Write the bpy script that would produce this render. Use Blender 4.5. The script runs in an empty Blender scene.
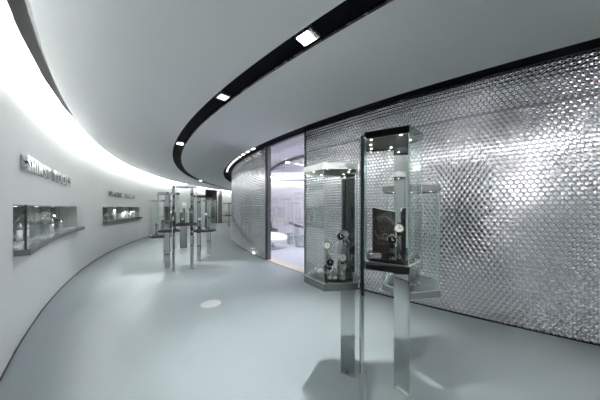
import bpy, bmesh, math, random
from math import radians as D, cos, sin, pi, hypot, atan2
from mathutils import Vector, Matrix
random.seed(7)
S = bpy.context.scene
# ------------------------------------------------------------ camera, world, exposure
cam = bpy.data.cameras.new('camera'); camo = bpy.data.objects.new('camera', cam)
S.collection.objects.link(camo); S.camera = camo
cam.sensor_width = 36; cam.lens = 36*220/600; cam.shift_y = 7.5/600
camo.location = (0, 0, 1.5); camo.rotation_euler = (pi/2, 0, 0); cam.clip_start = .02
w = bpy.data.worlds.new('world'); S.world = w; w.use_nodes = True
w.node_tree.nodes['Background'].inputs[0].default_value = (.6, .65, .7, 1)
w.node_tree.nodes['Background'].inputs[1].default_value = .3
S.view_settings.view_transform = 'Standard'; S.view_settings.look = 'None'
S.cycles.transparent_max_bounces = 48; S.cycles.max_bounces = 12; S.cycles.diffuse_bounces = 6; S.cycles.glossy_bounces = 6
S.cycles.caustics_reflective = False; S.cycles.caustics_refractive = False; S.cycles.sample_clamp_indirect = 6
S.view_settings.exposure = 2.42; S.view_settings.gamma = 1
COVE = 23.0; RIMLED = .5; DOWNW = 18.0

# ------------------------------------------------------------ geometry of the ring corridor
CX, CY = 12.094, 16.11
RI, RO, RSO, RSI, RLC, RRC = 16.335, 20.454, 18.539, 18.296, 20.226, 16.718
HC, HW, HS = 3.152, 3.244, 3.44
def P(R, a, z=0): return Vector((CX+R*cos(D(a)), CY+R*sin(D(a)), z))
def link(o, parent=None):
    S.collection.objects.link(o)
    if parent: o.parent = parent
    return o

# ------------------------------------------------------------ materials
def mat(name, col, rough=.5, metal=0, emit=None, es=0, spec=.5, bump=0, bscale=40, var=0, vscale=3, coat=0, stretch=None):
    m = bpy.data.materials.new(name); m.use_nodes = True; nt = m.node_tree; b = nt.nodes['Principled BSDF']
    b.inputs['Base Color'].default_value = (*col, 1); b.inputs['Roughness'].default_value = rough
    b.inputs['Metallic'].default_value = metal; b.inputs['Specular IOR Level'].default_value = spec
    b.inputs['Coat Weight'].default_value = coat
    if emit: b.inputs['Emission Color'].default_value = (*emit, 1); b.inputs['Emission Strength'].default_value = es
    tc = nt.nodes.new('ShaderNodeTexCoord'); mp = nt.nodes.new('ShaderNodeMapping')
    nt.links.new(tc.outputs['Object'], mp.inputs[0])
    if stretch: mp.inputs['Scale'].default_value = stretch
    if var:
        n = nt.nodes.new('ShaderNodeTexNoise'); n.inputs['Scale'].default_value = vscale; n.inputs['Detail'].default_value = 5
        nt.links.new(mp.outputs[0], n.inputs['Vector'])
        r = nt.nodes.new('ShaderNodeMix'); r.data_type = 'RGBA'
        r.inputs[6].default_value = (*[c*(1-var) for c in col], 1); r.inputs[7].default_value = (*[min(1, c*(1+var)) for c in col], 1)
        nt.links.new(n.outputs['Fac'], r.inputs[0]); nt.links.new(r.outputs[2], b.inputs['Base Color'])
        mr = nt.nodes.new('ShaderNodeMapRange'); mr.inputs[3].default_value = max(0, rough*.85); mr.inputs[4].default_value = min(1, rough*1.15)
        nt.links.new(n.outputs['Fac'], mr.inputs[0]); nt.links.new(mr.outputs[0], b.inputs['Roughness'])
    if bump:
        n2 = nt.nodes.new('ShaderNodeTexNoise'); n2.inputs['Scale'].default_value = bscale
        bp = nt.nodes.new('ShaderNodeBump'); bp.inputs['Strength'].default_value = bump; bp.inputs['Distance'].default_value = .01
        nt.links.new(mp.outputs[0], n2.inputs['Vector']); nt.links.new(n2.outputs['Fac'], bp.inputs['Height']); nt.links.new(bp.outputs[0], b.inputs['Normal'])
    return m
def glass_mat(name, col, fac=1.0, rough=0.0):
    m = bpy.data.materials.new(name); m.use_nodes = True; nt = m.node_tree; nt.nodes.clear()
    o = nt.nodes.new('ShaderNodeOutputMaterial'); mx = nt.nodes.new('ShaderNodeMixShader')
    t = nt.nodes.new('ShaderNodeBsdfTransparent'); t.inputs[0].default_value = (*col, 1)
    g = nt.nodes.new('ShaderNodeBsdfGlossy'); g.inputs['Roughness'].default_value = rough; g.inputs[0].default_value = (.9, .95, .93, 1)
    f = nt.nodes.new('ShaderNodeFresnel'); f.inputs[0].default_value = 1.45
    mu = nt.nodes.new('ShaderNodeMath'); mu.operation = 'MULTIPLY'; mu.inputs[1].default_value = fac
    nt.links.new(f.outputs[0], mu.inputs[0]); nt.links.new(mu.outputs[0], mx.inputs[0])
    nt.links.new(t.outputs[0], mx.inputs[1]); nt.links.new(g.outputs[0], mx.inputs[2]); nt.links.new(mx.outputs[0], o.inputs[0])
    return m
M = dict(
 floor=mat('polished_floor', (.275, .325, .345), .34, spec=.5, var=.05, vscale=1.3),
 wall=mat('wall_paint', (.78, .805, .80), .5, var=.02, vscale=3, stretch=(6, 6, .4)),
 ceil=mat('ceiling_paint', (.80, .80, .81), .7, var=.01, vscale=1),
 black=mat('black_paint', (.004, .004, .005), .6, spec=.08, var=.1),
 slot=mat('slot_dark', (.003, .0033, .0033), .6, spec=.03, var=.1),
 edge=mat('ceiling_edge', (.5, .56, .56), .4, var=.02),
 mirror=mat('polished_steel', (.58, .60, .60), .045, 1, var=.02, vscale=8),
 traym=mat('satin_tray', (.19, .205, .21), .2, .5, var=.04, vscale=20),
 palem=mat('pale_steel', (.74, .77, .75), .3, .6, var=.03, vscale=20),
 steel=mat('brushed_steel', (.5, .53, .53), .28, 1, var=.05, vscale=20),
 stud=mat('crystal_stud', (.84, .83, .865), .13, 1, var=.06, vscale=90),
 studback=mat('panel_backing', (.42, .42, .44), .3, .9, var=.05),
 seam=mat('panel_seam', (.12, .12, .13), .5, .5, var=.05),
 plinth=mat('black_gloss', (.012, .013, .014), .12, var=.1, spec=.6),
 grey=mat('grey_lacquer', (.22, .235, .24), .25, var=.03),
 darkgrey=mat('dark_lacquer', (.05, .053, .056), .35, var=.05),
 white=mat('white_lacquer', (.78, .79, .78), .3, var=.02),
 lilac=mat('lilac_plaster', (.69, .68, .72), .6, var=.02),
 roomfloor=mat('room_floor', (.42, .43, .50), .3, var=.04),
 beige=mat('beige_stone', (.62, .55, .46), .35, var=.05),
 fabric=mat('grey_fabric', (.09, .09, .10), .85, bump=.2, bscale=200, var=.1),
 led=mat('led_strip', (1, 1, 1), .5, emit=(1, 1, .96), es=COVE),
 rimled=mat('rim_led', (1, 1, 1), .5, emit=(1, 1, .98), es=RIMLED),
 lens=mat('lamp_lens', (1, 1, 1), .5, emit=(1, 1, .93), es=9),
 softlens=mat('dim_lens', (.8, .8, .8), .4, emit=(1, 1, 1), es=.5),
 minilens=mat('pin_lens', (1, 1, 1), .5, emit=(1, .95, .85), es=1.3),
 panelglow=mat('light_panel', (1, 1, 1), .5, emit=(.95, .94, 1), es=1.7),  # glow of the panel added to light the drum room
 shelfglow=mat('shelf_glow', (1, 1, 1), .5, emit=(1, 1, 1), es=2.2),
 letterm=mat('letter_metal', (.42, .45, .44), .12, 1, var=.03),
 chrome=mat('chrome', (.85, .86, .86), .08, 1, var=.02),
 bronze=mat('dark_image', (.05, .04, .038), .3, var=.4, vscale=30),
 bronze2=mat('image_midtone', (.11, .10, .10), .3, var=.4, vscale=60),
 bronze3=mat('image_highlight', (.17, .165, .165), .3, var=.3, vscale=60),
 dial=mat('white_dial', (.8, .8, .78), .3, var=.02),
 dialb=mat('black_dial', (.02, .02, .022), .2, var=.05),
 leather=mat('black_leather', (.02, .018, .018), .55, bump=.2, bscale=400, var=.1),
 brown=mat('brown_leather', (.1, .05, .03), .55, bump=.2, bscale=400, var=.1),
 glass=glass_mat('case_glass', (.993, .998, .995), .28),
 gedge=mat('glass_edge', (.36, .52, .48), .15, var=.1, vscale=8),
 doorglass=glass_mat('door_glass', (.985, .985, .992), .35),
 acrylic=glass_mat('clear_acrylic', (.66, .69, .69), 4.0, .03),
 green=mat('green_led', (0, .5, .3), .3, emit=(0, 1, .6), es=2),
 floorcap=mat('floor_cover', (.58, .59, .59), .35, .1, var=.03),
)

# ------------------------------------------------------------ mesh helpers
def build(name, bm, m, parent=None, smooth=False, loc=None, rz=0):
    me = bpy.data.meshes.new(name); bmesh.ops.recalc_face_normals(bm, faces=bm.faces); bm.to_mesh(me); bm.free()
    for x in (m if isinstance(m, (list, tuple)) else [m]): me.materials.append(M[x])
    if smooth:
        for p in me.polygons: p.use_smooth = True
    o = bpy.data.objects.new(name, me)
    if loc is not None: o.location = loc
    o.rotation_euler.z = rz
    return link(o, parent)
def tag(o, label, cat, group=None, kind=None):
    if label: o['label'] = label
    if cat: o['category'] = cat
    if group: o['group'] = group
    if kind: o['kind'] = kind
    return o
def struct(o): o['kind'] = 'structure'; return o
def thing(name, label, cat, loc=(0, 0, 0), rz=0, group=None):
    o = bpy.data.objects.new(name, None); o.empty_display_size = .05; o.location = loc; o.rotation_euler.z = rz
    link(o); return tag(o, label, cat, group)
def hull(bm, lo, hi, mi=0, side_mi=None):
    """prism between two equal loops of points"""
    a = [bm.verts.new(p) for p in lo]; b = [bm.verts.new(p) for p in hi]; n = len(a)
    fs = [bm.faces.new(a[::-1]), bm.faces.new(b)]
    for f in fs: f.material_index = mi
    for i in range(n):
        f = bm.faces.new((a[i], a[(i+1) % n], b[(i+1) % n], b[i])); f.material_index = mi if side_mi is None else side_mi
def prism(bm, pts, z0, z1, mi=0, side_mi=None, inset=0):
    hull(bm, [(p[0], p[1], z0) for p in pts], [(p[0], p[1], z1) for p in pts], mi, side_mi)
def box(bm, x0, x1, y0, y1, z0, z1, mi=0): prism(bm, [(x0, y0), (x1, y0), (x1, y1), (x0, y1)], z0, z1, mi)
def bar(bm, p, q, w, t, mi=0):
    """box from p to q (xy), width is along pq, t across, between z w[0], w[1]"""
    d = Vector((q[0]-p[0], q[1]-p[1])); d.normalize(); n = Vector((-d.y, d.x))*t/2
    prism(bm, [(p[0]-n.x, p[1]-n.y), (q[0]-n.x, q[1]-n.y), (q[0]+n.x, q[1]+n.y), (p[0]+n.x, p[1]+n.y)], w[0], w[1], mi)
def arcbox(bm, R0, R1, a0, a1, z0, z1, step=1.0, mi=0):
    n = max(1, round(abs(a1-a0)/step)); A = [a0+(a1-a0)*i/n for i in range(n+1)]
    V = [[bm.verts.new(P(R, a, z)) for R, z in ((R0, z0), (R1, z0), (R1, z1), (R0, z1))] for a in A]
    for i in range(n):
        for k in range(4):
            f = bm.faces.new((V[i][k], V[i][(k+1) % 4], V[i+1][(k+1) % 4], V[i+1][k])); f.material_index = mi
    for q in (V[0], V[-1]): bm.faces.new(q).material_index = mi
def cyl(bm, c, r, z0, z1, n=24, r1=None, mi=0):
    r1 = r if r1 is None else r1
    hull(bm, [(c[0]+r*cos(2*pi*i/n), c[1]+r*sin(2*pi*i/n), z0) for i in range(n)], [(c[0]+r1*cos(2*pi*i/n), c[1]+r1*sin(2*pi*i/n), z1) for i in range(n)], mi)
def lathe(bm, prof, n=32, c=(0, 0, 0), sx=1, sy=1):
    rings = [[bm.verts.new((c[0]+r*cos(2*pi*i/n)*sx, c[1]+r*sin(2*pi*i/n)*sy, c[2]+z)) for i in range(n)] for r, z in prof]
    for a, b in zip(rings, rings[1:]):
        for i in range(n): bm.faces.new((a[i], a[(i+1) % n], b[(i+1) % n], b[i]))
    bm.faces.new(rings[0][::-1]); bm.faces.new(rings[-1])
def BM(): return bmesh.new()
def arc(name, mname, *args, **kw):
    bm = BM(); arcbox(bm, *args, **kw); return build(name, bm, mname)

A_NEAR, A_FAR = -92.0, -222.0
# ------------------------------------------------------------ floor and ceiling
bm = BM(); arcbox(bm, RI-.2, RO+.12, A_NEAR, A_FAR, -.12, 0, 1.0); struct(build('floor', bm, 'floor'))
bm = BM()
arcbox(bm, RSO, RLC, A_NEAR, A_FAR, HC, HC+.03, .5); arcbox(bm, RRC, RSI, A_NEAR, A_FAR, HC, HC+.03, .5)
struct(build('ceiling', bm, 'ceil'))
bm = BM(); arcbox(bm, RI-.15, RO+.12, A_NEAR, A_FAR, HS, HS+.08, 1); struct(build('ceiling', bm, 'slot'))
# middle black slot
bm = BM(); arcbox(bm, RSI-.012, RSO+.012, A_NEAR, A_FAR, HC+.05, HC+.06, .5)
arcbox(bm, RSI-.012, RSI, A_NEAR, A_FAR, HC+.002, HC+.05, .5); arcbox(bm, RSO, RSO+.012, A_NEAR, A_FAR, HC+.002, HC+.05, .5)
struct(build('trim_1', bm, 'black'))
# slot above the crystal wall
bm = BM(); arcbox(bm, RI-.1, RRC+.012, A_NEAR, A_FAR, HW, HW+.012, .5); arcbox(bm, RRC, RRC+.012, A_NEAR, A_FAR, HC+.002, HW, .5)
struct(build('trim_2', bm, 'black'))
# pale return edge of the ceiling beside the wall cove, and cove back
bm = BM(); arcbox(bm, RLC, RLC+.008, A_NEAR, A_FAR, HC, HC+.05, .5); struct(build('trim_3', bm, 'edge'))
bm = BM(); arcbox(bm, RO-.012, RO+.004, A_NEAR, A_FAR, HS-.012, HS-.001, .5); struct(build('trim_4', bm, 'edge'))
o = arc('cove_light', 'led', RLC-.02, RLC+.006, A_NEAR, A_FAR, HC+.06, HC+.13, step=.5)
struct(arc('added_led_hood', 'black', RLC-.03, RLC+.055, A_NEAR, A_FAR, HC+.135, HC+.145, step=.5))  # hood added to keep the strip's light off the slot roof
tag(o, 'continuous white cove light strip washing the top of the long curved wall', 'light strip')

# ------------------------------------------------------------ outer wall with niches
cuts = [-137.2, -140.5, -143.85, -147.2, -150.05, -152.9, -156.4, -159.9, -163.4, -166.6, -170, -173.4, -176.8, -180.2, -184, -187.9, -193.5, -196.2, -199.5, -203, -206.5, -210, -213.5, -217, -222]
cuts = [-92, -95, -98.3, -101.6, -104.9, -108.2, -111.5, -114.8, -118.1, -121.4, -124.9, -129.8, -131.8, -134.3] + cuts
NICHE = [(-137.2, -147.2), (-152.9, -163.4)]; NZ0, NZ1 = 1.05, 1.53
OPEN = [(-187.9, -193.5), (-124.9, -129.8)]  # second opening is added behind the camera
bm = BM()
def panel(bm, a0, a1, z0, z1):
    R0, R1 = RO, RO-.016
    q = [P(R0, a0), P(R1, a1), P(RO+.1, a1), P(RO+.1, a0)]
    prism(bm, [(v.x, v.y) for v in q], z0, z1)
for a0, a1 in zip(cuts, cuts[1:]):
    if (a0, a1) in OPEN: 
        if a0 > -140: panel(bm, a0, a1, 3.1, HS)
        else: panel(bm, a0, a1, HC+.02, HS)
        continue
    if any(n0 >= a0 and a1 >= n1 for n0, n1 in NICHE): panel(bm, a0, a1, 0, NZ0); panel(bm, a0, a1, NZ1, HS)
    else: panel(bm, a0, a1, 0, HS)
struct(build('wall_left', bm, 'wall'))
bm = BM()
for a0, a1 in zip(cuts, cuts[1:]):
    if (a0, a1) in OPEN: continue
    arcbox(bm, RO-.024, RO-.0165, a0, a1, 0, .02, .8)
struct(build('baseboard_left', bm, 'plinth'))
for k, (a, n) in enumerate(((A_NEAR, 'wall_near'), (A_FAR, 'wall_far'))):
    bm = BM(); d = .3 if k == 0 else -.3; arcbox(bm, RI-.2, RO+.12, a, a+d, 0, HS, 1); struct(build(n, bm, 'wall'))
# dark rooms behind the far doorway and an opening added for its dark reflections
def dark_room(a0, a1, name, h, m='darkgrey', depth=2.6):
    bm = BM(); Ra, Rb = RO+.1, RO+depth
    arcbox(bm, Rb, Rb+.08, a0+1.5, a1-1.5, 0, h, 1); arcbox(bm, Ra, Rb, a0+1.5, a0+1.2, 0, h); arcbox(bm, Ra, Rb, a1-1.5, a1-1.2, 0, h)
    arcbox(bm, Ra, Rb, a0+1.5, a1-1.5, h, h+.06); struct(build(name, bm, m))
    bm = BM(); arcbox(bm, Ra+.02, Rb, a0+1.2, a1-1.2, -.12, -.002); struct(build('floor', bm, m))
dark_room(-187.9, -193.5, 'wall_back', HC+.02); dark_room(-124.9, -129.8, 'wall_back', 3.1, 'darkgrey')
# frames of the openings
bm = BM(); arcbox(bm, RO-.03, RO+.1, -187.9, -188.15, 0, HC); arcbox(bm, RO-.03, RO+.1, -187.9, -193.5, HC-.06, HC-.003, 1); struct(build('door_1', bm, 'darkgrey'))
bm = BM(); q0 = P(RO-.03, -193.5); q1 = P(RO-.35, -193.9); bar(bm, (q0.x, q0.y), (q1.x, q1.y), (0.005, HC-.01), .05)
struct(build('door_2', bm, 'grey'))
bm = BM(); arcbox(bm, RO-.02, RO+.1, -124.9, -125.05, 0, 3.1); arcbox(bm, RO-.02, RO+.1, -129.65, -129.8, 0, 3.1); arcbox(bm, RO-.02, RO+.1, -124.9, -129.8, 3.04, 3.1, 1)  # unseen doorway added so the nearest case has something black to reflect
struct(build('added_door', bm, 'darkgrey'))
# lit shelf unit in the far dark room
t = thing('shelf_unit', 'dark shelving with bright white lit shelves inside the far doorway', 'shelf', P(RO+1.6, -191.2), D(-191.2))
bm = BM(); box(bm, 0, .35, -.5, .5, 0, 2.9); build('back_panel', bm, 'darkgrey', t)
for z in (1.15, 1.45, 1.75, 2.1):
    bm = BM(); box(bm, -.3, 0, -.42, .05, z, z+.04); build('shelf', bm, 'white', t)
    bm = BM(); box(bm, -.02, -.002, -.4, .03, z+.05, z+.2); build('light_panel', bm, 'shelfglow', t)

# ------------------------------------------------------------ lamps in the black slot
RM = (RSI+RSO)/2
def slot_lamp(a, label, strong, half=.075, depth=0):
    c = P(RM, a, HC+.05); t = thing('recessed_spotlight', label, 'ceiling light', c, D(a), 'spotlights recessed in the black ceiling slot')
    bm = BM()
    for x0, x1, y0, y1 in ((-half, half, -half*1.15, -half), (-half, half, half*1.3, half*1.45), (-half, -half*.9, -half*1.15, half*1.45), (half*.9, half, -half*1.15, half*1.45)):
        box(bm, x0, x1, y0, y1, -.04, -.001)
    build('frame', bm, 'steel', t)
    bm = BM(); box(bm, -half*.88, half*.88, -half*.98, half*.6, -.03, -.006); build('lens', bm, 'lens' if strong else 'softlens', t)
    bm = BM(); box(bm, -half*.88, half*.88, half*.62, half*1.28, -.022, -.006); build('heat_sink', bm, 'steel', t)
    return t
def spot(name, loc, target, power, size=1.6, blend=.6, rad=.05, col=(1, .99, .95)):
    l = bpy.data.lights.new(name, 'SPOT'); l.energy = power; l.spot_size = size; l.spot_blend = blend; l.shadow_soft_size = rad; l.color = col
    o = bpy.data.objects.new(name, l); link(o); o.location = loc
    o.rotation_euler = (Vector(target)-Vector(loc)).to_track_quat('-Z', 'Y').to_euler(); return o
lamps = [(-130.78, 'bright square spotlight in the black ceiling slot, nearest to the camera', 1),
         (-136.06, 'small pale spotlight halfway along the black ceiling slot', 0),
         (-145.77, 'spotlight low in the bend of the black ceiling slot', 1),
         (-172.4, 'tiny spotlight at the far thin end of the black slot', 1)]
for a, lab, s in lamps:
    slot_lamp(a, lab, s)
for a, pw in ((-110, 1), (-116, 1), (-121, 1), (-125.7, 1), (-130.78, 4.5), (-136.06, .7), (-141, .9), (-145.77, 3.5), (-152, 1.6), (-158, 1), (-165, 1), (-172.4, 1), (-180, 1), (-190, 1), (-200, 1)):
    c = P(RM, a, HC+.012); spot('slot_spot', c, (c.x, c.y, 0), DOWNW*pw, 1.25, .7, .03)
for i in range(20):
    a = -100-i*5.2; c = P(RM+.03, a, HC+.012); spot('wall_fill_spot', c, P(RO, a, .7), 10, 1.7, 1.0, .03)  # fill spots added without fixtures to brighten the lower outer wall

# ------------------------------------------------------------ crystal wall (drum)
DL, DR = -137.24, -142.92          # door opening
SA0, SA1 = -112.0, -172.0
def drum_wall():
    bm = BM()
    for a0, a1 in ((A_NEAR, DL), (DR, A_FAR)):
        arcbox(bm, RI-.1, RI-.016, a0, a1, 0, HW+.01, .5)
    struct(build('wall_right', bm, 'studback'))
    # thousands of faceted studs, hexagonally packed: the relief pattern of the wall
    V, F = [], []; pitch = .0600/RI*180/pi; rowh = .0527
    nr = int(HW/rowh); hx = [(cos(pi/6+k*pi/3), sin(pi/6+k*pi/3)) for k in range(6)]
    rnd = random.Random(3)
    for r in range(nr):
        z = .03+r*rowh
        if z > 2.74: z += .012
        if z > HW-.03: continue
        n = int((SA0-SA1)/pitch)
        for c in range(n):
            a = SA0-(c+.5*(r % 2))*pitch
            if DR-.12 < a < DL+.12: continue
            ca, sa = cos(D(a)), sin(D(a)); tx, ty = -sa, ca
            ox, oy = CX+ca*(RI-.016), CY+sa*(RI-.016); i0 = len(V)
            jt, jz = rnd.gauss(0, .018), rnd.gauss(0, .018)
            for (rr, dd) in ((.0335, 0), (.0135, .019)):
                for u, v in hx:
                    u2, v2 = u*rr*.93, v*rr*.93
                    d2 = dd+((u2*jt+v2*jz) if dd else 0)
                    V.append((ox+tx*u2+ca*d2, oy+ty*u2+sa*d2, z+v2))
            F.append([i0+6+k for k in range(6)])
            for k in range(6): F.append([i0+k, i0+(k+1) % 6, i0+6+(k+1) % 6, i0+6+k])
    me = bpy.data.meshes.new('wall_relief'); me.from_pydata(V, [], F); me.update(); me.materials.append(M['stud'])
    b = bmesh.new(); b.from_mesh(me)
    for f in b.faces:
        c = f.calc_center_median(); nn = Vector((c.x-CX, c.y-CY, 0))
        if f.normal.dot(nn) < 0: f.normal_flip()
    b.to_mesh(me); b.free()
    o = bpy.data.objects.new('wall_right', me); link(o); struct(o)
drum_wall()
bm = BM(); arcbox(bm, RI-.016, RI+.002, A_NEAR, DL, 0, .012, 1); arcbox(bm, RI-.016, RI+.002, DR, A_FAR, 0, .012, 1); struct(build('baseboard_right', bm, 'plinth'))
bm = BM(); arcbox(bm, RI-.014, RI-.006, SA0, DL, 2.762, 2.767, .5); arcbox(bm, RI-.014, RI-.004, DR, SA1, 2.762, 2.767, .5)
struct(build('trim_5', bm, 'seam'))
# small lamps in the slot above the crystal wall (seen along the far bend)
k = 0
a = -144.2
names = ['nearest the glass doors', 'second from the glass doors', 'third from the glass doors', 'fourth from the glass doors', 'fifth from the glass doors', 'sixth from the glass doors',
         'seventh from the glass doors', 'eighth from the glass doors', 'ninth from the glass doors', 'tenth from the glass doors', 'eleventh from the glass doors', 'twelfth from the glass doors']
while k < 12:
    bm = BM(); arcbox(bm, RI+.18, RI+.25, a, a-.7, HW-.02, HW-.001, .3)
    tag(build('rim_lamp', bm, 'rimled'), 'short white lamp in the slot over the crystal wall, ' + names[k], 'ceiling light', 'lamps in the slot above the crystal wall')
    a -= 1.45; k += 1

# ------------------------------------------------------------ glass entrance in the drum
bm = BM(); arcbox(bm, RI-.12, RI+.02, DR, DR-.28, 0, HW, .3); arcbox(bm, RI-.10, RI+.005, DL, DL+.10, 0, HW, .3); arcbox(bm, RI-.1, RI, DL, DR, HW-.03, HW, 1)
struct(build('door_4', bm, 'darkgrey'))
mid = (DL+DR)/2
for a0, a1, side in ((DL-.05, mid-.02, 'right'), (mid+.02-.04, DR+.05, 'left')):
    bm = BM(); arcbox(bm, RI-.06, RI-.05, a0, a1, .02, HW-.04, 3)
    struct(build('window_1' if side == 'right' else 'window_2', bm, 'doorglass'))
bm = BM(); arcbox(bm, RI-.16, RI+.02, DL, DR, .001, .012, 1); struct(build('trim_6', bm, 'beige'))
bm = BM(); arcbox(bm, RI-.3, RI-.17, DL+1, DR-1, -.01, .004, 1); struct(build('trim_7', bm, 'beige'))

# room inside the drum
def rp(x, y): return (x, y)
pts = [(-2.98, 12.0), (5.0, 11.2), (5.2, 3.2)]
bm = BM(); bar(bm, pts[0], pts[1], (0, 3.34), .1); bar(bm, pts[1], pts[2], (0, 3.34), .1); struct(build('wall_room', bm, 'lilac'))
bm = BM(); arcbox(bm, RI-.16, RI-.105, DR-.3, -165.5, 0, 3.34, 1); arcbox(bm, RI-.16, RI-.105, DL+.12, -112, 0, 3.34, 1); struct(build('wall_inner', bm, 'lilac'))
def ringpoly():
    L = [P(RI-.17, a) for a in [-112-i*(165.5-112)/40 for i in range(41)]]
    return [(v.x, v.y) for v in L]+[(5.1, 11.25)]
bm = BM(); prism(bm, ringpoly(), -.1, -.001); struct(build('floor', bm, 'roomfloor'))
bm = BM(); prism(bm, ringpoly(), 3.3, 3.36); struct(build('ceiling', bm, 'lilac'))
bm = BM(); box(bm, 1.0, 3.6, 5.6, 9.4, 3.27, 3.298); tag(build('room_fill_panel', bm, 'panelglow'), 'large glowing ceiling panel added to light the room behind the crystal wall', 'ceiling light')  # panel added as the room's light source, outside the view through the doors
# curved ceiling track
tp = [(-1.62, 11.1), (-1.3, 10.1), (-.9, 9.1), (-.49, 8.3), (-.12, 7.8), (.14, 7.55), (.6, 7.2), (1.2, 6.9)]
t = thing('ceiling_track', 'dark curved ceiling track inside the room behind the glass doors', 'ceiling track', (0, 0, 3.3))
bm = BM()
for p, q in zip(tp, tp[1:]): bar(bm, p, q, (-.10, -.001), .10)
build('track_rail', bm, 'darkgrey', t)
bm = BM(); cyl(bm, (-.47, 8.25), .06, -.125, -.10, 16); build('lamp_lens', bm, 'lens', t)
def spotdrop(x, y, lab):
    t = thing('track_spotlight', lab, 'ceiling light', (x, y, 3.2), 0, 'spotlights hanging from the curved track')
    bm = BM(); cyl(bm, (0, 0), .06, -.22, -.0, 16); build('lamp_body', bm, 'white', t)
    bm = BM(); cyl(bm, (0, 0), .045, -.235, -.221, 16); build('lamp_lens', bm, 'lens', t)
spotdrop(-1.42, 10.5, 'small white spotlight under the left end of the curved track')
spotdrop(.06, 7.62, 'small white spotlight under the track beside the right door jamb')
# cove wash at top of the back wall
bm = BM(); bar(bm, (-2.7, 11.72), (4.6, 10.98), (2.86, 2.9), .06); tag(build('wall_wash_light', bm, 'shelfglow'), 'thin light strip along the top of the lilac back wall', 'light strip')
bm = BM(); bar(bm, (-2.72, 11.66), (4.6, 10.92), (2.84, 2.98), .02); tag(build('light_pelmet', bm, 'lilac'), 'slim lilac pelmet hiding the strip on the back wall', 'pelmet')
# furniture behind the glass
def soft(bm, x0, x1, y0, y1, z0, z1, r=.04):
    n = len(bm.verts); b2 = bmesh.new(); box(b2, x0, x1, y0, y1, z0, z1); bmesh.ops.recalc_face_normals(b2, faces=b2.faces)
    bmesh.ops.bevel(b2, geom=b2.edges[:], offset=r, segments=3, affect='EDGES', profile=.6)
    me = bpy.data.meshes.new('tmp'); b2.to_mesh(me); b2.free(); bm.from_mesh(me); bpy.data.meshes.remove(me)
def stool(loc, r, h, lab):
    t = thing('drum_stool', lab, 'stool', loc, 0, 'round metal drum stools behind the glass doors')
    bm = BM(); lathe(bm, [(r*.94, 0), (r*.94, .03), (r, .035), (r, h-.06), (r*.96, h-.05)], 36); build('drum_body', bm, 'steel', t, True)
    bm = BM(); lathe(bm, [(r*.96, h-.052), (r, h-.04), (r, h-.012), (r*.95, h)], 36); build('seat', bm, 'grey', t, True)
stool((-.37, 9.1, 0), .17, .45, 'smaller round metal drum stool left of the pair behind the glass')
stool((.02, 8.45, 0), .21, .43, 'wider round metal drum stool beside the right door jamb')
t = thing('lounge_chair', 'low white curved lounge chair just inside the glass doors', 'lounge chair', (-1.02, 8.2, 0), .15)
bm = BM(); lathe(bm, [(.10, 0), (.32, .01), (.33, .03), (.12, .06), (.05, .08), (.05, .17), (.2, .20)], 36); build('pedestal_base', bm, 'steel', t, True)
bm = BM(); lathe(bm, [(.2, .20), (.42, .22), (.50, .28), (.52, .34), (.44, .37), (.1, .36)], 40, sx=1.05, sy=.8); build('seat', bm, 'white', t, True)
bm = BM()
prof = []
for i in range(13):
    a = pi*(.05+.9*i/12); lo = Vector((.5*cos(a), .38*sin(a), .34)); hi = Vector((.58*cos(a), .46*sin(a), .36+.18*sin(a)))
    prof.append((lo, hi))
for (l0, h0), (l1, h1) in zip(prof, prof[1:]):
    k = .9; hull(bm, [l0*1, l1*1, Vector((l1.x*k, l1.y*k, l1.z)), Vector((l0.x*k, l0.y*k, l0.z))], [h0, h1, Vector((h1.x*k, h1.y*k, h1.z)), Vector((h0.x*k, h0.y*k, h0.z))])
build('backrest', bm, 'white', t)
def armchair(loc, rz, w, lab, z0=0.0):
    t = thing('armchair', lab, 'armchair', loc, rz, None)
    bm = BM(); soft(bm, -w/2, w/2, -.3, .3, .18, .42, .06); build('seat', bm, 'fabric', t, True)
    bm = BM(); soft(bm, -w/2, w/2, .22, .36, .30, .86, .06); build('backrest', bm, 'fabric', t, True)
    for s in (-1, 1):
        bm = BM(); x = s*w/2; soft(bm, x-.07, x+.07, -.3, .3, .2, .6, .05); build('armrest', bm, 'fabric', t, True)
    for sx in (-1, 1):
        for sy in (-1, 1):
            bm = BM(); cyl(bm, (sx*(w/2-.06), sy*.24), .015, 0, .19, 10); build('leg', bm, 'steel', t)
armchair((-1.42, 9.6, 0), .5, .62, 'dark grey armchair behind the white lounge chair by the left jamb')
armchair((.75, 9.6, 0), -.6, .6, 'dark grey armchair behind the wider stool at the right jamb')
t = thing('reading_table', 'long pale counter with a beige top against the back wall', 'table', (-.75, 10.85, 0), -.1)
bm = BM(); soft(bm, -1.0, .45, -.2, .2, .80, .86, .01); build('tabletop', bm, 'beige', t)
bm = BM(); box(bm, -.96, .41, -.16, .18, 0, .80); build('cabinet', bm, 'lilac', t)
t = thing('lounge_recliner', 'tilted dark grey recliner seat above the smaller drum stool', 'lounge chair', (-.12, 9.95, 0), .2)
bm = BM(); hull(bm, [(-.36, -.22, .74), (.22, -.22, .56), (.22, .22, .56), (-.36, .22, .74)], [(-.36, -.22, .84), (.24, -.22, .66), (.24, .22, .66), (-.36, .22, .84)]); build('seat', bm, 'fabric', t)
bm = BM(); cyl(bm, (0, 0), .03, .02, .6, 14); build('post', bm, 'steel', t)
bm = BM(); cyl(bm, (0, 0), .2, 0, .025, 24); build('base', bm, 'steel', t)

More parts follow.
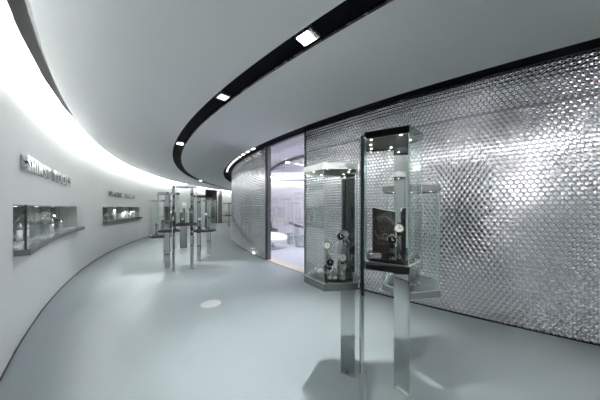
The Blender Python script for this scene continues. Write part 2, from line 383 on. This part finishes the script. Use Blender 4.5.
# ------------------------------------------------------------ floor cover
t = thing('floor_cover', 'round pale metal cover plate set in the open floor', 'floor plate', (-1.385, 3.425, 0))
bm = BM(); lathe(bm, [(.149, .0005), (.149, .003), (.145, .004)], 48); build('rim', bm, 'floorcap', t, False)
bm = BM(); lathe(bm, [(.138, .0035), (.138, .0055), (.01, .0057)], 48); build('plate', bm, 'floorcap', t, False)

# ------------------------------------------------------------ watches, stands
def watch_meshes():
    out = {}
    bm = BM(); lathe(bm, [(.0195, -.005), (.022, -.003), (.022, .003), (.019, .006)], 24)
    for k in range(12):
        pass
    bmesh.ops.rotate(bm, verts=bm.verts, cent=(0, 0, 0), matrix=Matrix.Rotation(pi/2, 3, 'X')); out['case'] = bm
    bm = BM(); cyl(bm, (0, 0), .0178, .0062, .0072, 24)
    bmesh.ops.rotate(bm, verts=bm.verts, cent=(0, 0, 0), matrix=Matrix.Rotation(pi/2, 3, 'X')); out['dial'] = bm
    bm = BM()
    box(bm, -.001, .001, 0, .014, .0073, .0078); box(bm, 0, .009, -.001, .001, .0073, .0078)
    bmesh.ops.rotate(bm, verts=bm.verts, cent=(0, 0, 0), matrix=Matrix.Rotation(pi/2, 3, 'X')); out['hands'] = bm
    bm = BM(); n = 20; R0 = .029
    for i in range(n):                      # strap: a ring behind the case with a gap where the case sits
        a0 = pi*(.5+.22)+i*(2*pi-.44*pi)/n; a1 = a0+(2*pi-.44*pi)/n
        def q(a, r): return (r*.86*sin(a-pi/2)*1.0, r*cos(a-pi/2))
        for a in (a0,): pass
        p = [(.024+-r*cos(a+pi/2)*0, 0) for a, r in ()]
        def rp2(a, r, x): return (x, .021+r*sin(a+pi)*.85*1.0, r*cos(a+pi)) 
        # a measured from the front; y is depth
        hull(bm, [rp2(a0, R0, -.009), rp2(a1, R0, -.009), rp2(a1, R0, .009), rp2(a0, R0, .009)],
                 [rp2(a0, R0+.003, -.009), rp2(a1, R0+.003, -.009), rp2(a1, R0+.003, .009), rp2(a0, R0+.003, .009)])
    out['strap'] = bm
    return out
WM = {}
for k, bmx in watch_meshes().items():
    me = bpy.data.meshes.new('watch_'+k); bmesh.ops.recalc_face_normals(bmx, faces=bmx.faces); bmx.to_mesh(me); bmx.free()
    me.materials.append(M['chrome']); WM[k] = me
def face_cam(x, y): return atan2(-y, -x)+pi/2      # rotate local -Y towards the aisle side viewer
def watch(loc, label, strap='chrome', dial='dial', scale=1.25, rz=None, tilt=-.25, group=None):
    x, y, z = loc
    t = thing('watch', label, 'watch', loc, 0, group)
    t.rotation_euler = (tilt, 0, face_cam(x, y) if rz is None else rz); t.scale = (scale,)*3
    for k, m in (('case', 'chrome'), ('dial', dial), ('hands', 'darkgrey' if dial == 'dial' else 'dial'), ('strap', strap)):
        o = bpy.data.objects.new('dial_hands' if k == 'hands' else k, WM[k]); link(o, t)
        o.material_slots[0].link = 'OBJECT'; o.material_slots[0].material = M[m]
    return t
def stand(loc, h, label, r=.02, group=None, m='acrylic'):
    t = thing('watch_stand', label, 'display stand', loc, 0, group)
    bm = BM(); lathe(bm, [(r, .004), (r, h-.004), (r*.9, h)], 24); build('column', bm, m, t, True)
    bm = BM(); lathe(bm, [(r*1.25, 0), (r*1.25, .0035), (r*1.15, .004)], 24); build('foot', bm, 'chrome', t)
    return t
def watch_on_stand(x, y, z, top, label, slabel, strap='chrome', dial='dial', scale=1.25, r=.02, group='watches in the glass display cases', m='acrylic'):
    stand((x, y, z), top-z, slabel, r, 'watch stands in the glass cases', m)
    watch((x, y, top+.034*scale+.002), label, strap, dial, scale, group=group)

# ------------------------------------------------------------ hexagonal vitrines
def shrink(V, c, d):
    out = []
    for v in V:
        e = Vector((v[0]-c[0], v[1]-c[1])); L = e.length; out.append((c[0]+e.x*(L-d)/L, c[1]+e.y*(L-d)/L))
    return out
def vitrine(label, V0, V1, V2, z0, slab, h=1.0, lid='palem', tray='traym', extra=None, lamps=6, group='tall hexagonal glass display cases', led=False, back=None):
    c = (V0[0]+V2[0]-V1[0], V0[1]+V2[1]-V1[1])
    V = [V0, V1, V2] + [(2*c[0]-v[0], 2*c[1]-v[1]) for v in (V0, V1, V2)]
    if back: V = [V0, V1, V2]+list(back)
    rel = [(v[0]-c[0], v[1]-c[1]) for v in V]; z1 = z0+h
    t = thing('display_case', label, 'display case', (c[0], c[1], 0), 0, group)
    # tray
    bm = BM(); prism(bm, rel, z0, z0+.055); tr = build('tray', bm, tray, t)
    pl = shrink(rel, (0, 0), .055)
    bm = BM(); prism(bm, pl, z0+.056, z0+.074); build('plinth', bm, 'plinth', t)
    # lid: rim + dark underside with pin lights
    bm = BM(); inn = shrink(rel, (0, 0), .02)
    prism(bm, rel, z1-.012, z1)
    for i in range(6):
        j = (i+1) % 6; a, b, c2, d2 = rel[i], rel[j], inn[j], inn[i]
        prism(bm, [a, b, c2, d2], z1-.05, z1-.012)
    ld = build('lid', bm, lid, t)
    bm = BM(); prism(bm, shrink(rel, (0, 0), .022), z1-.035, z1-.0125); build('lid_lining', bm, 'darkgrey', ld)
    for i in range(lamps):
        a = shrink(rel, (0, 0), .085)[i % 6]
        bm = BM(); cyl(bm, a, .009, z1-.041, z1-.0355, 12); build('pin_light', bm, 'minilens', ld)
    # panes
    g0 = shrink(rel, (0, 0), .006)
    for i in range(6):
        j = (i+1) % 6; p, q = Vector(g0[i]), Vector(g0[j]); d = (q-p).normalized(); n = Vector((-d.y, d.x))
        if n.dot(p) > 0: n = -n
        p2, q2 = p+d*.003, q-d*.003; a = [p2, q2, q2+n*.005-d*.002, p2+n*.005+d*.002]
        bm = BM(); vs = [(v.x, v.y) for v in a]
        lo = [bm.verts.new((x, y, z0+.056)) for x, y in vs]; hi = [bm.verts.new((x, y, z1-.051)) for x, y in vs]
        for k in range(4):
            f = bm.faces.new((lo[k], lo[(k+1) % 4], hi[(k+1) % 4], hi[k])); f.material_index = 0 if k in (0, 2) else 1
        bm.faces.new(lo[::-1]).material_index = 1; bm.faces.new(hi).material_index = 1
        build('glass_panel', bm, ['glass', 'gedge'], t)
    # mirror slab: leg under the tray, fin inside the case
    (ax, ay), (bx, by) = slab; p, q = (ax-c[0], ay-c[1]), (bx-c[0], by-c[1])
    bm = BM(); bar(bm, p, q, (.012, z0-.001), .022); lg = build('post', bm, 'mirror', t)
    bm = BM(); bar(bm, p, q, (z0+.0745, z1-.052), .022); build('inner_fin', bm, 'mirror', t)
    bm = BM(); bar(bm, (p[0]*1.0, p[1]), q, (.0005, .011), .06); build('foot_plate', bm, 'steel', lg)
    if extra:
        (ax, ay), (bx, by), zz = extra; p, q = (ax-c[0], ay-c[1]), (bx-c[0], by-c[1])
        bm = BM(); bar(bm, p, q, (.001, zz), .022); build('side_post', bm, 'mirror', t)
    if led:
        p = rel[2]; d = (Vector(rel[3])-Vector(p)).normalized(); pp = Vector(p)+d*.02
        bm = BM(); cyl(bm, (pp.x, pp.y), .006, z1+.0005, z1+.004, 10); build('indicator_light', bm, 'green', t)
    l = bpy.data.lights.new('case_light', 'SPOT'); l.energy = 4; l.spot_size = 1.9; l.spot_blend = .5; l.shadow_soft_size = .006; l.color = (1, .97, .92)
    lo = bpy.data.objects.new('case_light', l); link(lo, t); lo.location = (0, 0, z1-.04)
    return c
# near group
cB = vitrine('lower glass case left of the tall one, holding four watches, pale steel lid', (.035, 1.92), (.185, 1.70), (.456, 1.73), .85, ((.376, 2.02), (.490, 1.965)), back=((.515, 1.93), (.465, 2.15), (.156, 2.17)))
cA = vitrine('tallest near glass case with the black lid and dark picture panel inside', (.476, 1.61), (.73, 1.467), (.913, 1.63), 1.05, ((.800, 1.862), (.872, 1.760)), lid='mirror', tray='mirror', led=True,
             extra=((.452, 1.59), (.468, 1.69), 2.02), back=((.842, 1.936), (.60, 2.0), (.50, 1.83)))
cD = vitrine('lowest near glass case half hidden behind the tall black lidded one', (.80, 2.13), (.95, 1.90), (1.26, 1.97), .70, ((1.0, 2.3), (1.09, 2.2)), lid='traym')
# far group
def farcase(label, cx, cy, z0, slabpx=None, rot=0, r=.27, slabrot=.2, extra=None, lamps=3, lid='mirror'):
    v = [(cx+r*cos(rot+k*pi/3), cy+r*sin(rot+k*pi/3)) for k in (3, 4, 5)]
    s = slabpx or ((cx-.065*cos(slabrot), cy+.1-.065*sin(slabrot)), (cx+.065*cos(slabrot), cy+.1+.065*sin(slabrot)))
    vitrine(label, v[0], v[1], v[2], z0, s, extra=extra, lamps=lamps, lid=lid, tray='darkgrey')
farcase('centre case of the far cluster, its tall lid highest, between two posts', -2.87, 5.55, 1.05, ((-2.71, 5.46), (-2.60, 5.36)), .05, extra=((-2.97, 5.12), (-2.99, 5.24), 2.02))
farcase('far cluster case left of the centre one with a mirror fin inside', -3.36, 5.62, .88, ((-3.37, 5.50), (-3.22, 5.45)), .15)
farcase('leftmost low case of the far cluster close to the curved wall', -3.78, 5.95, .70, ((-3.75, 6.06), (-3.62, 6.0)), .3)
farcase('far cluster case right of the centre one with a dark flat lid', -2.74, 6.15, .83, ((-2.92, 6.25), (-2.80, 6.2)), .1, lid='plinth')
farcase('rearmost low case of the far cluster, nearest the dark doorway', -2.95, 7.0, .74, ((-3.0, 7.1), (-2.87, 7.05)), .5)
farcase('small case on a post near the far bright wall right of the doorway', -5.5, 16.6, .85, ((-5.45, 16.7), (-5.30, 16.6)), .2, r=.33, lid='plinth')
t = thing('mirror_panel', 'dark grey standing slab seen between the far cluster posts', 'panel', (-4.32, 8.15, 0), .15)
bm = BM(); box(bm, -.12, .12, -.015, .015, 0, 1.3); build('slab', bm, 'grey', t); bm = BM(); box(bm, -.125, .125, -.04, .04, 0.0005, .012); build('foot', bm, 'steel', t)

# contents of the near cases
zt = .85+.0745
def at(px, Z, off=(0, 0)): return ((px-300)/220*Z, Z)
for px, Z, py, strap, dial, lab in ((327, 1.93, 245, 'chrome', 'dial', 'steel watch with pale dial, upper left of four in the lower case'),
                                    (330, 1.79, 262, 'leather', 'dialb', 'watch with black strap, lower left of four in the lower case'),
                                    (340.5, 1.90, 236, 'chrome', 'dialb', 'steel watch with dark dial, highest of four in the lower case'),
                                    (342.5, 1.775, 257, 'leather', 'dial', 'watch with black strap and pale dial, lower right of the four')):
    x, y = at(px, Z); z = 1.5-(py-207.5)/220*Z
    watch_on_stand(x, y, zt, z-.06, lab, 'polished cylinder under the ' + lab.replace(' in the lower case', ''), strap, dial, 1.55, .025, m='steel')
zt = 1.05+.0745
for px, Z, py, strap, dial, lab in ((392, 1.62, 241, 'leather', 'dialb', 'dark faced watch on a steel column before the picture panel'),
                                    (399, 1.66, 229, 'leather', 'dial', 'white faced watch right of the picture panel in the tall case')):
    x, y = at(px, Z); z = 1.5-(py-207.5)/220*Z
    stand((x, y, zt), z-.05-zt, 'column under the ' + lab, .016, 'watch stands in the glass cases', 'acrylic')
    watch((x, y, z+.005), lab, strap, dial, 1.6, group='watches in the glass display cases')
# picture panel: a curved dark print of watchwork standing in the tall case
t = thing('picture_print', 'curved dark print of concentric watch gears standing inside the tall case', 'picture', (.68, 1.76, zt), 0)
pa, pb = Vector((.575, 1.74)), Vector((.775, 1.79)); hh0, hh1 = .375, .34; nseg = 12; Lp = (pb-pa).length
def pcurve(u, off=0):
    d = (pb-pa).normalized(); n = Vector((d.y, -d.x))
    v = pa+d*Lp*u+n*(.02*sin(pi*u)*-1+off); return (v.x-.68, v.y-1.76)
bm = BM()
for i in range(nseg):
    u0, u1 = i/nseg, (i+1)/nseg; a, b = pcurve(u0), pcurve(u1); c, d = pcurve(u1, -.006), pcurve(u0, -.006)
    h0, h1 = hh0+(hh1-hh0)*u0, hh0+(hh1-hh0)*u1
    hull(bm, [(a[0], a[1], 0), (b[0], b[1], 0), (c[0], c[1], 0), (d[0], d[1], 0)], [(a[0], a[1], h0), (b[0], b[1], h1), (c[0], c[1], h1), (d[0], d[1], h0)])
build('board', bm, 'bronze', t)
bm = BM()
for i in range(nseg):
    u0, u1 = i/nseg, (i+1)/nseg; a, b = pcurve(u0, .002), pcurve(u1, .002); c, d = pcurve(u1, -.008), pcurve(u0, -.008)
    h0, h1 = hh0+(hh1-hh0)*u0, hh0+(hh1-hh0)*u1
    hull(bm, [(a[0], a[1], h0), (b[0], b[1], h1), (c[0], c[1], h1), (d[0], d[1], h0)], [(a[0], a[1], h0+.006), (b[0], b[1], h1+.006), (c[0], c[1], h1+.006), (d[0], d[1], h0+.006)])
build('top_edge', bm, 'white', t)
def ring(bm, uc, zc, r0, r1, a0=0, a1=2*pi, n=36):
    for i in range(n):
        t0, t1 = a0+(a1-a0)*i/n, a0+(a1-a0)*(i+1)/n; q = []
        for r, tt in ((r0, t0), (r1, t0), (r1, t1), (r0, t1)):
            u = uc+r*cos(tt)/Lp; z = zc+r*sin(tt); x, y = pcurve(min(.99, max(.01, u)), .0012); q.append(bm.verts.new((x, y, min(hh1-.004, max(.004, z)))))
        bm.faces.new(q)
bm = BM(); ring(bm, .5, .2, .118, .128); ring(bm, .5, .2, .02, .028); ring(bm, .42, .12, .03, .042); ring(bm, .55, .24, .05, .056); ring(bm, .7, .3, .03, .04); build('printed_gears', bm, 'bronze2', t)
bm = BM(); ring(bm, .5, .2, .09, .112, .3, 2.2); ring(bm, .5, .2, .07, .085, 3.2, 5.2); ring(bm, .38, .28, .012, .02); ring(bm, .6, .14, .016, .03); build('printed_highlights', bm, 'bronze3', t)
bm = BM(); box(bm, -.05, .05, -.02, .02, 0, .028); o = build('caption_plate', bm, 'steel', None, False, (.56, 1.66, zt), .35); tag(o, 'small pale caption block left of the picture panel in the tall case', 'plaque')
zt = .70+.0745
watch_on_stand(1.05, 2.05, zt, .93, 'watch half hidden in the lowest case behind the tall one', 'clear cylinder on the black plinth of the lowest case', 'chrome', 'dial', 1.3, .024)
watch_on_stand(1.13, 2.12, zt, .97, 'second watch in the lowest case, nearer the crystal wall', 'thicker clear cylinder in the lowest case nearer the crystal wall', 'leather', 'dialb', 1.3, .024)
# contents of the far cases
spots = [(-2.95, 5.47, 1.05, .22, 'left watch in the centre case of the far cluster'), (-2.86, 5.42, 1.05, .32, 'middle watch in the centre case of the far cluster'), (-2.78, 5.58, 1.05, .26, 'right watch in the centre case of the far cluster'),
         (-3.44, 5.50, .88, .2, 'front watch in the left fin case of the far cluster'), (-3.30, 5.66, .88, .36, 'rear watch in the left fin case of the far cluster'),
         (-3.85, 5.9, .70, .2, 'lone watch in the low case close to the curved wall'),
         (-2.74, 6.0, .83, .22, 'front watch in the dark lidded case of the far cluster'), (-2.64, 6.18, .83, .34, 'rear watch in the dark lidded case of the far cluster'),
         (-2.85, 6.9, .74, .3, 'watch in the rearmost case near the dark doorway')]
for i, (x, y, z0, hh, lab) in enumerate(spots):
    watch_on_stand(x, y, z0+.0745, z0+.0745+hh, lab, 'stand under the ' + lab, ('chrome', 'leather')[i % 2], ('dial', 'dial', 'dialb')[i % 3], 1.9, .03)
for i, (x, y, z0, w, h, lab) in enumerate(((-2.98, 5.66, 1.05, .1, .5, 'tall pale picture board at the back of the far centre case'), (-3.33, 5.78, .88, .14, .42, 'pale picture board in the left fin case of the far cluster')
                                       )):
    bm = BM(); box(bm, -w/2, w/2, -.006, .006, 0, h); tag(build('picture_board', bm, ('white', 'grey', 'white')[i], None, False, (x, y, z0+.0745), .2), lab, 'picture')
t = thing('sculpture', 'small pale sculptural piece in the case by the far bright wall', 'ornament', (-5.55, 16.5, .85+.0745))
bm = BM(); lathe(bm, [(.05, 0), (.12, .1), (.05, .3), (.09, .45), (.02, .55)], 16); build('body', bm, 'white', t, True)

# ------------------------------------------------------------ wall niches with protruding glass boxes
def niche(n0, n1, label, idx):
    t = thing('wall_display_case', label, 'display case', P(RO, (n0+n1)/2, 0), 0, 'long glazed display cases set into the curved wall')
    off = -t.location
    def part(name, m, fn, par=None):
        bm = BM(); fn(bm); bmesh.ops.translate(bm, verts=bm.verts, vec=off); return build(name, bm, m, par or t)
    Rb = RO+.42; Rf = RO-.10
    part('back_panel', 'grey', lambda b: arcbox(b, Rb, Rb+.02, n0, n1, NZ0, NZ1, .7))
    part('ceiling_panel', 'grey', lambda b: arcbox(b, RO+.001, Rb, n0, n1, NZ1-.015, NZ1, .7))
    part('floor_panel', 'grey', lambda b: arcbox(b, RO+.001, Rb, n0, n1, NZ0, NZ0+.012, .7))
    part('end_panel', 'mirror', lambda b: arcbox(b, RO+.001, Rb, n0, n0-.03, NZ0+.012, NZ1-.015))
    part('end_glass', 'glass', lambda b: arcbox(b, Rf+.013, RO-.018, n0-.02, n0-.05, NZ0+.013, NZ1-.013))
    part('end_panel', 'grey', lambda b: arcbox(b, RO+.001, Rb, n1+.10, n1, NZ0+.012, NZ1-.015))
    part('sill', 'traym', lambda b: arcbox(b, Rf-.03, RO-.018, n0, n1, NZ0-.05, NZ0+.012, .7))
    part('top_glass', 'glass', lambda b: arcbox(b, Rf, RO-.018, n0, n1, NZ1-.012, NZ1-.004, .7))
    part('frame_edge', 'plinth', lambda b: arcbox(b, Rf-.004, Rf+.012, n0-.02, n0-.07, NZ0+.013, NZ1-.002))
    k = 3
    for i in range(k):
        a0 = n0+(n1-n0)*i/k; a1 = n0+(n1-n0)*(i+1)/k
        part('glass_panel', 'glass', lambda b: arcbox(b, Rf, Rf+.008, a0-.08 if i == 0 else a0-.02, a1+.02, NZ0+.013, NZ1-.013, .7))
    for fr in (.33, .66):
        a = n0+(n1-n0)*fr; part('divider', 'steel', lambda b: arcbox(b, RO+.12, Rb, a, a-.06, NZ0+.013, NZ1-.016))
    # pin lamps and spots added under the niche top to brighten the contents
    for i in range(4):
        a = n0+(n1-n0)*(i+.5)/4; c = P(RO+.05, a, 0)
        part('pin_light', 'minilens', lambda b: cyl(b, (c.x, c.y), .014, NZ1-.019, NZ1-.0155, 12))
        l = bpy.data.lights.new('niche_fill_light', 'SPOT'); l.energy = 2.6; l.spot_size = 2.6; l.spot_blend = .6; l.shadow_soft_size = .01
        lo = bpy.data.objects.new('niche_fill_light', l); link(lo, t); lo.location = Vector((c.x, c.y, NZ1-.022))-t.location
    return t
niche(-137.2, -147.2, 'nearer long glass case in the curved wall under the larger lettering', 0)
niche(-152.9, -163.4, 'farther long glass case in the curved wall, smaller in view', 1)
zt = NZ0+.0125
order = ['first from the camera', 'second from the camera', 'third from the camera', 'fourth from the camera', 'fifth from the camera', 'sixth from the camera', 'seventh from the camera', 'eighth from the camera', 'ninth from the camera']
for i in range(9):
    a = -138.0-i*.95; R = RO+(.08, .2, .12)[i % 3]; c = P(R, a, zt); hh = (.10, .2, .14, .24)[i % 4]
    lab = ('steel', 'black strapped', 'steel', 'brown strapped')[i % 4] + ' watch in the nearer wall case, ' + order[i]
    s = stand(tuple(c), hh, 'stand of the ' + lab, .026, 'watch stands in the nearer wall case', ('white', 'acrylic')[i % 2])
    watch((c.x, c.y, c.z+hh+.062), lab, ('chrome', 'leather', 'chrome', 'brown')[i % 4], ('dial', 'dialb')[i % 2], 1.7, D(a)-pi/2, -.2, 'watches in the nearer wall case')
for i in range(3):
    a = -138.6-i*3.1; c = P(RO+.34, a, zt)
    t = thing('display_card', ('pale upright card behind the first watches of the nearer wall case', 'pale upright card in the middle bay of the nearer wall case', 'pale upright card in the last bay of the nearer wall case')[i], 'picture', tuple(c), D(a), 'upright cards in the nearer wall case')
    bm = BM(); box(bm, -.006, .006, -.16, .16, 0, .36); build('board', bm, 'white', t)
    bm = BM(); box(bm, -.012, -.0065, -.12, -.02, .08, .30); build('image', bm, 'darkgrey', t)
c = P(RO+.25, -146.1, zt)
t = thing('display_box', 'small dark box shelf at the far end of the nearer wall case', 'display stand', tuple(c), D(-146.1))
bm = BM(); box(bm, -.08, .08, -.10, .10, .0, .20); build('body', bm, 'darkgrey', t)
watch((c.x, c.y, c.z+.2+.064), 'steel watch lying on the dark box of the nearer wall case', 'chrome', 'dial', 1.7, D(-146.1)-pi/2, -.2)
# second niche
for i in range(6):
    a = -153.5-i*.75; c = P(RO+(.06, .18)[i % 2], a, zt); hh = (.08, .2, .12)[i % 3]
    lab = ('steel', 'black strapped')[i % 2] + ' watch in the farther wall case, ' + order[i]
    stand(tuple(c), hh, 'stand of the ' + lab, .03, 'watch stands in the farther wall case', 'white' if i % 3 == 0 else 'acrylic')
    watch((c.x, c.y, c.z+hh+.07), lab, ('chrome', 'leather')[i % 2], 'dial', 1.9, D(a)-pi/2, -.2, 'watches in the farther wall case')
c = P(RO+.1, -157.2, zt)
bm = BM(); box(bm, -.03, .03, -.05, .05, 0, .36); tag(build('display_block', bm, 'white', None, False, tuple(c), D(-157.2)), 'tall narrow white block in the farther wall case', 'display stand')
def ramp(a, w, h, lab):
    t = thing('display_ramp', lab, 'display stand', tuple(P(RO+.12, a, zt)), D(a), 'curved white ramps in the farther wall case')
    bm = BM(); n = 10
    for i in range(n):
        y0, y1 = -w+2*w*i/n, -w+2*w*(i+1)/n; f = lambda y: h*(abs(y)/w)**1.6+.02
        hull(bm, [(-.08, y0, 0), (.08, y0, 0), (.08, y1, 0), (-.08, y1, 0)], [(-.08, y0, f(y0)), (.08, y0, f(y0)), (.08, y1, f(y1)), (-.08, y1, f(y1))])
    build('ramp', bm, 'white', t)
ramp(-158.9, .3, .2, 'curved white display ramp beside the narrow white block'); ramp(-161.4, .36, .26, 'curved white display ramp at the end of the farther case')
for a, h, lab in ((-160.1, .34, 'tall white ornament between the two curved ramps'), (-161.3, .24, 'shorter white ornament on the last curved ramp')):
    t = thing('ornament', lab, 'ornament', tuple(P(RO+.12 if h > .3 else RO-.0, a, zt)), D(a)); bm = BM(); lathe(bm, [(.03, 0), (.05, .06), (.025, h*.6), (.04, h*.8), (.01, h)], 16); build('body', bm, 'white', t, True)

# ------------------------------------------------------------ raised metal lettering
def sign(text, a0, a1, z, h, label):
    t = thing('wall_lettering', label, 'sign', tuple(P(RO, (a0+a1)/2, z)), 0, 'raised metal lettering on the curved wall')
    dg = bpy.context.evaluated_depsgraph_get(); widths = []; meshes = []
    for ch in text:
        if ch == ' ': meshes.append(None); widths.append(.45); continue
        cu = bpy.data.curves.new('letter', 'FONT'); cu.body = ch; cu.size = 1.0; cu.extrude = .10; cu.offset = .03
        o = bpy.data.objects.new('letter_tmp', cu); link(o); bpy.context.view_layer.update()
        me = bpy.data.meshes.new_from_object(o.evaluated_get(bpy.context.evaluated_depsgraph_get())); bpy.data.objects.remove(o); bpy.data.curves.remove(cu)
        xs = [v.co.x for v in me.vertices]; x0, x1 = min(xs), max(xs)
        for v in me.vertices: v.co.x -= x0
        meshes.append(me); widths.append(x1-x0+.16)
    tot = sum(widths); arcL = abs(D(a1-a0))*RO; size = h/.72; sx = arcL/tot
    s = 0; 
    for ch, me, wd in zip(text, meshes, widths):
        if me:
            am = s*sx/RO*180/pi
            for v in me.vertices:
                X, Y, Z = v.co; a = a0-(s*sx+X*sx)/RO*180/pi; v.co = P(RO-.03-(Z+.10)*.2, a, z+Y*size)-t.location
            me.materials.append(M['letterm']); me.name = 'letter'
            link(bpy.data.objects.new('letter', me), t)
        s += wd
sign('SHIMST TOOLS', -138.0, -145.3, 1.935, .165, 'raised shiny capital letters on the curved wall above the nearer case')
sign('SIADK TILLG', -154.3, -161.8, 1.885, .165, 'raised shiny capital letters on the curved wall above the farther case')

# ------------------------------------------------------------ spot added to light the wall beside the camera, for its reflection
c = P(RM, -121, HC+.01); tgt = P(RO, -122.7, 2.1); spot('reflection_spot', c, tgt, 380, .36, .8, .04)
spot('room_spot', (-.47, 8.25, 3.1), (-.9, 8.2, 0), 60, 1.8, .6)
